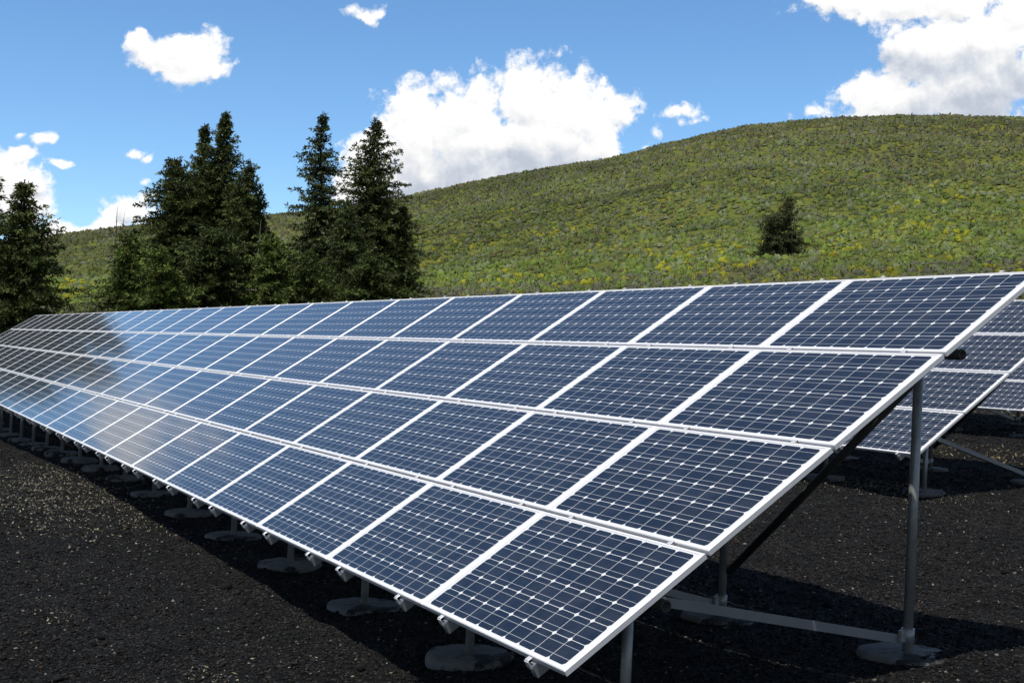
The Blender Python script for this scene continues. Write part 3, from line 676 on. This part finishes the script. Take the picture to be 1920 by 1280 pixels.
# ------------------------------------------------------------------ loose stones, litter and small weeds on the cinder
def scatter_region(n, rg, rmin=2.5, rmax=30, powr=2.0, pxr=(-80, 2000)):
    a0, _ = azel(pxr[0], 700); a1, _ = azel(pxr[1], 700); az = rg.uniform(a0, a1, n); rm = rmin + (rmax-rmin)*rg.random(n)**powr
    X = CAMP[0]-rm/S*np.cos(az); Y = CAMP[1]+rm/S*np.sin(az); return X, Y, rm
def stones():
    rg = np.random.default_rng(3); n = 130000; X, Y, rm = scatter_region(n, rg, 3, 26, 1.6); k = cinder_mask(X, Y) > .5; X, Y, rm = X[k], Y[k], rm[k]; n = len(X)
    P = W(np.stack([X, Y, terrain(X, Y)], -1)); r = .004 + .011*rg.random(n)**3 + np.where(rg.random(n) < .004, .022*rg.random(n), 0); r *= np.interp(rm, [4, 25], [1, 2.0])
    o = np.array([[1,0,0],[-1,0,0],[0,1,0],[0,-1,0],[0,0,1],[0,0,-1]], float); f = np.array([[0,2,4],[2,1,4],[1,3,4],[3,0,4],[2,0,5],[1,2,5],[3,1,5],[0,3,5]])
    V = o[None]*rg.uniform(.6, 1.3, (n, 6, 1)) + rg.normal(size=(n, 6, 3))*.18; ang = rg.random(n)*6.28; c, s = np.cos(ang)[:, None], np.sin(ang)[:, None]
    V = np.stack([V[..., 0]*c-V[..., 1]*s, V[..., 0]*s+V[..., 1]*c, V[..., 2]*.7], -1)*r[:, None, None]+P[:, None, :]+np.array([0, 0, 1])*r[:, None, None]*.25
    F = (f[None]+6*np.arange(n)[:, None, None]).reshape(-1); g = rg.random((n, 1))
    C = np.where(g < .93, np.array([[.0140, .0134, .0124]])*rg.uniform(.4, 2.0, (n, 1)), np.where(g < .98, np.array([[.040, .030, .024]]), np.array([[.15, .135, .11]])*rg.uniform(.6, 1.6, (n, 1))))
    me = np_mesh('gravel', V.reshape(-1, 3), F, 3, col=np.repeat(C, 6, axis=0)); tag(link('gravel', me, [M['stone']]), 'loose black volcanic cinder grains strewn over the ground', 'gravel', kind='stuff')
def flakes(name, label, cat, X, Y, rg, size, cols, rise, elong=.35):
    n = len(X); P = W(np.stack([X, Y, terrain(X, Y)], -1)); d = rg.normal(size=(n, 3)); d[:, 2] = np.abs(d[:, 2])*rise; d = unit(d); L = size[0]+(size[1]-size[0])*rg.random(n)**2
    V, F = quad_cloud(P + np.array([0, 0, .006]), d, unit(rg.normal(size=(n, 3))*.5+np.array([0, 0, 1.])), L, L*elong)
    c = np.array(cols)[rg.integers(0, len(cols), n)]*rg.uniform(.7, 1.25, (n, 1))
    me = np_mesh(name, V, F, 4, col=np.repeat(c, 4, axis=0)); tag(link(name, me, [M['litter']]), label, cat, kind='stuff')
def at_ground(px, py):
    d = ray(px, py); t0 = 10.0; last = None
    for t in np.linspace(20, 400, 4000):
        p = CAMP + d*t
        if p[2] < near_ground(p[0], p[1]): return p
    return CAMP + d*200
def litter():
    rg = np.random.default_rng(9); X, Y, rm = scatter_region(17000, rg, 3, 30, 1.3); k = (cinder_mask(X, Y) > .5) & (vnoise(X/9, Y/9, 31)+rg.random(len(X))*.7 > .75)
    Xs, Ys = [X[k]], [Y[k]]
    WX, WY = [], []
    # denser patches of dry leaves and tiny weeds
    for (px, py, sx, sy, n, w) in ((95, 925, 15, 3.2, 2600, 1), (170, 905, 14, 3.0, 1300, 1), (30, 950, 10, 3, 700, 1), (260, 985, 6, 2.2, 400, 0), (110, 1160, 1.2, .5, 40, 1), (395, 1272, 1.0, .5, 60, 1), (1600, 912, 9, 1.6, 800, 1), (1690, 915, 5, 1.4, 260, 1), (1640, 925, 12, 2.5, 500, 0), (1800, 855, 9, 1.8, 300, 2), (1870, 848, 9, 2.2, 420, 2), (1860, 776, 14, 2, 500, 2), (1480, 1000, 7, 3, 260, 0), (1820, 1035, 7, 3, 160, 0)):
        p = at_ground(px, py); x = p[0]+rg.normal(size=n)*sx; y = p[1]+rg.normal(size=n)*sy
        if w: WX.append((x, y, w))
        if w != 1 or n > 500: Xs.append(x[:n//3]); Ys.append(y[:n//3])
    flakes('dry_litter', 'pale dry leaf bits scattered over the black cinder', 'litter', np.concatenate(Xs), np.concatenate(Ys), rg, (.007, .028), [(.30, .26, .17), (.24, .20, .13), (.38, .35, .28), (.17, .11, .07), (.30, .29, .27)], .15)
    g = [q for q in WX if q[2] == 1]; t = [q for q in WX if q[2] == 2]
    flakes('weeds', 'tiny pale green weeds sprouting in patches on the cinder', 'weeds', np.concatenate([q[0] for q in g]), np.concatenate([q[1] for q in g]), rg, (.010, .040), [(.27, .25, .16), (.32, .30, .21), (.18, .18, .09), (.38, .35, .27), (.26, .20, .14)], .5, .4)
    flakes('dry_grass', 'tan and rusty dry grass tufts between the back panel rows', 'grass', np.concatenate([q[0] for q in t]), np.concatenate([q[1] for q in t]), rg, (.025, .09), [(.24, .18, .10), (.21, .13, .08), (.16, .16, .07), (.29, .25, .16)], .8, .3)
stones(); litter()
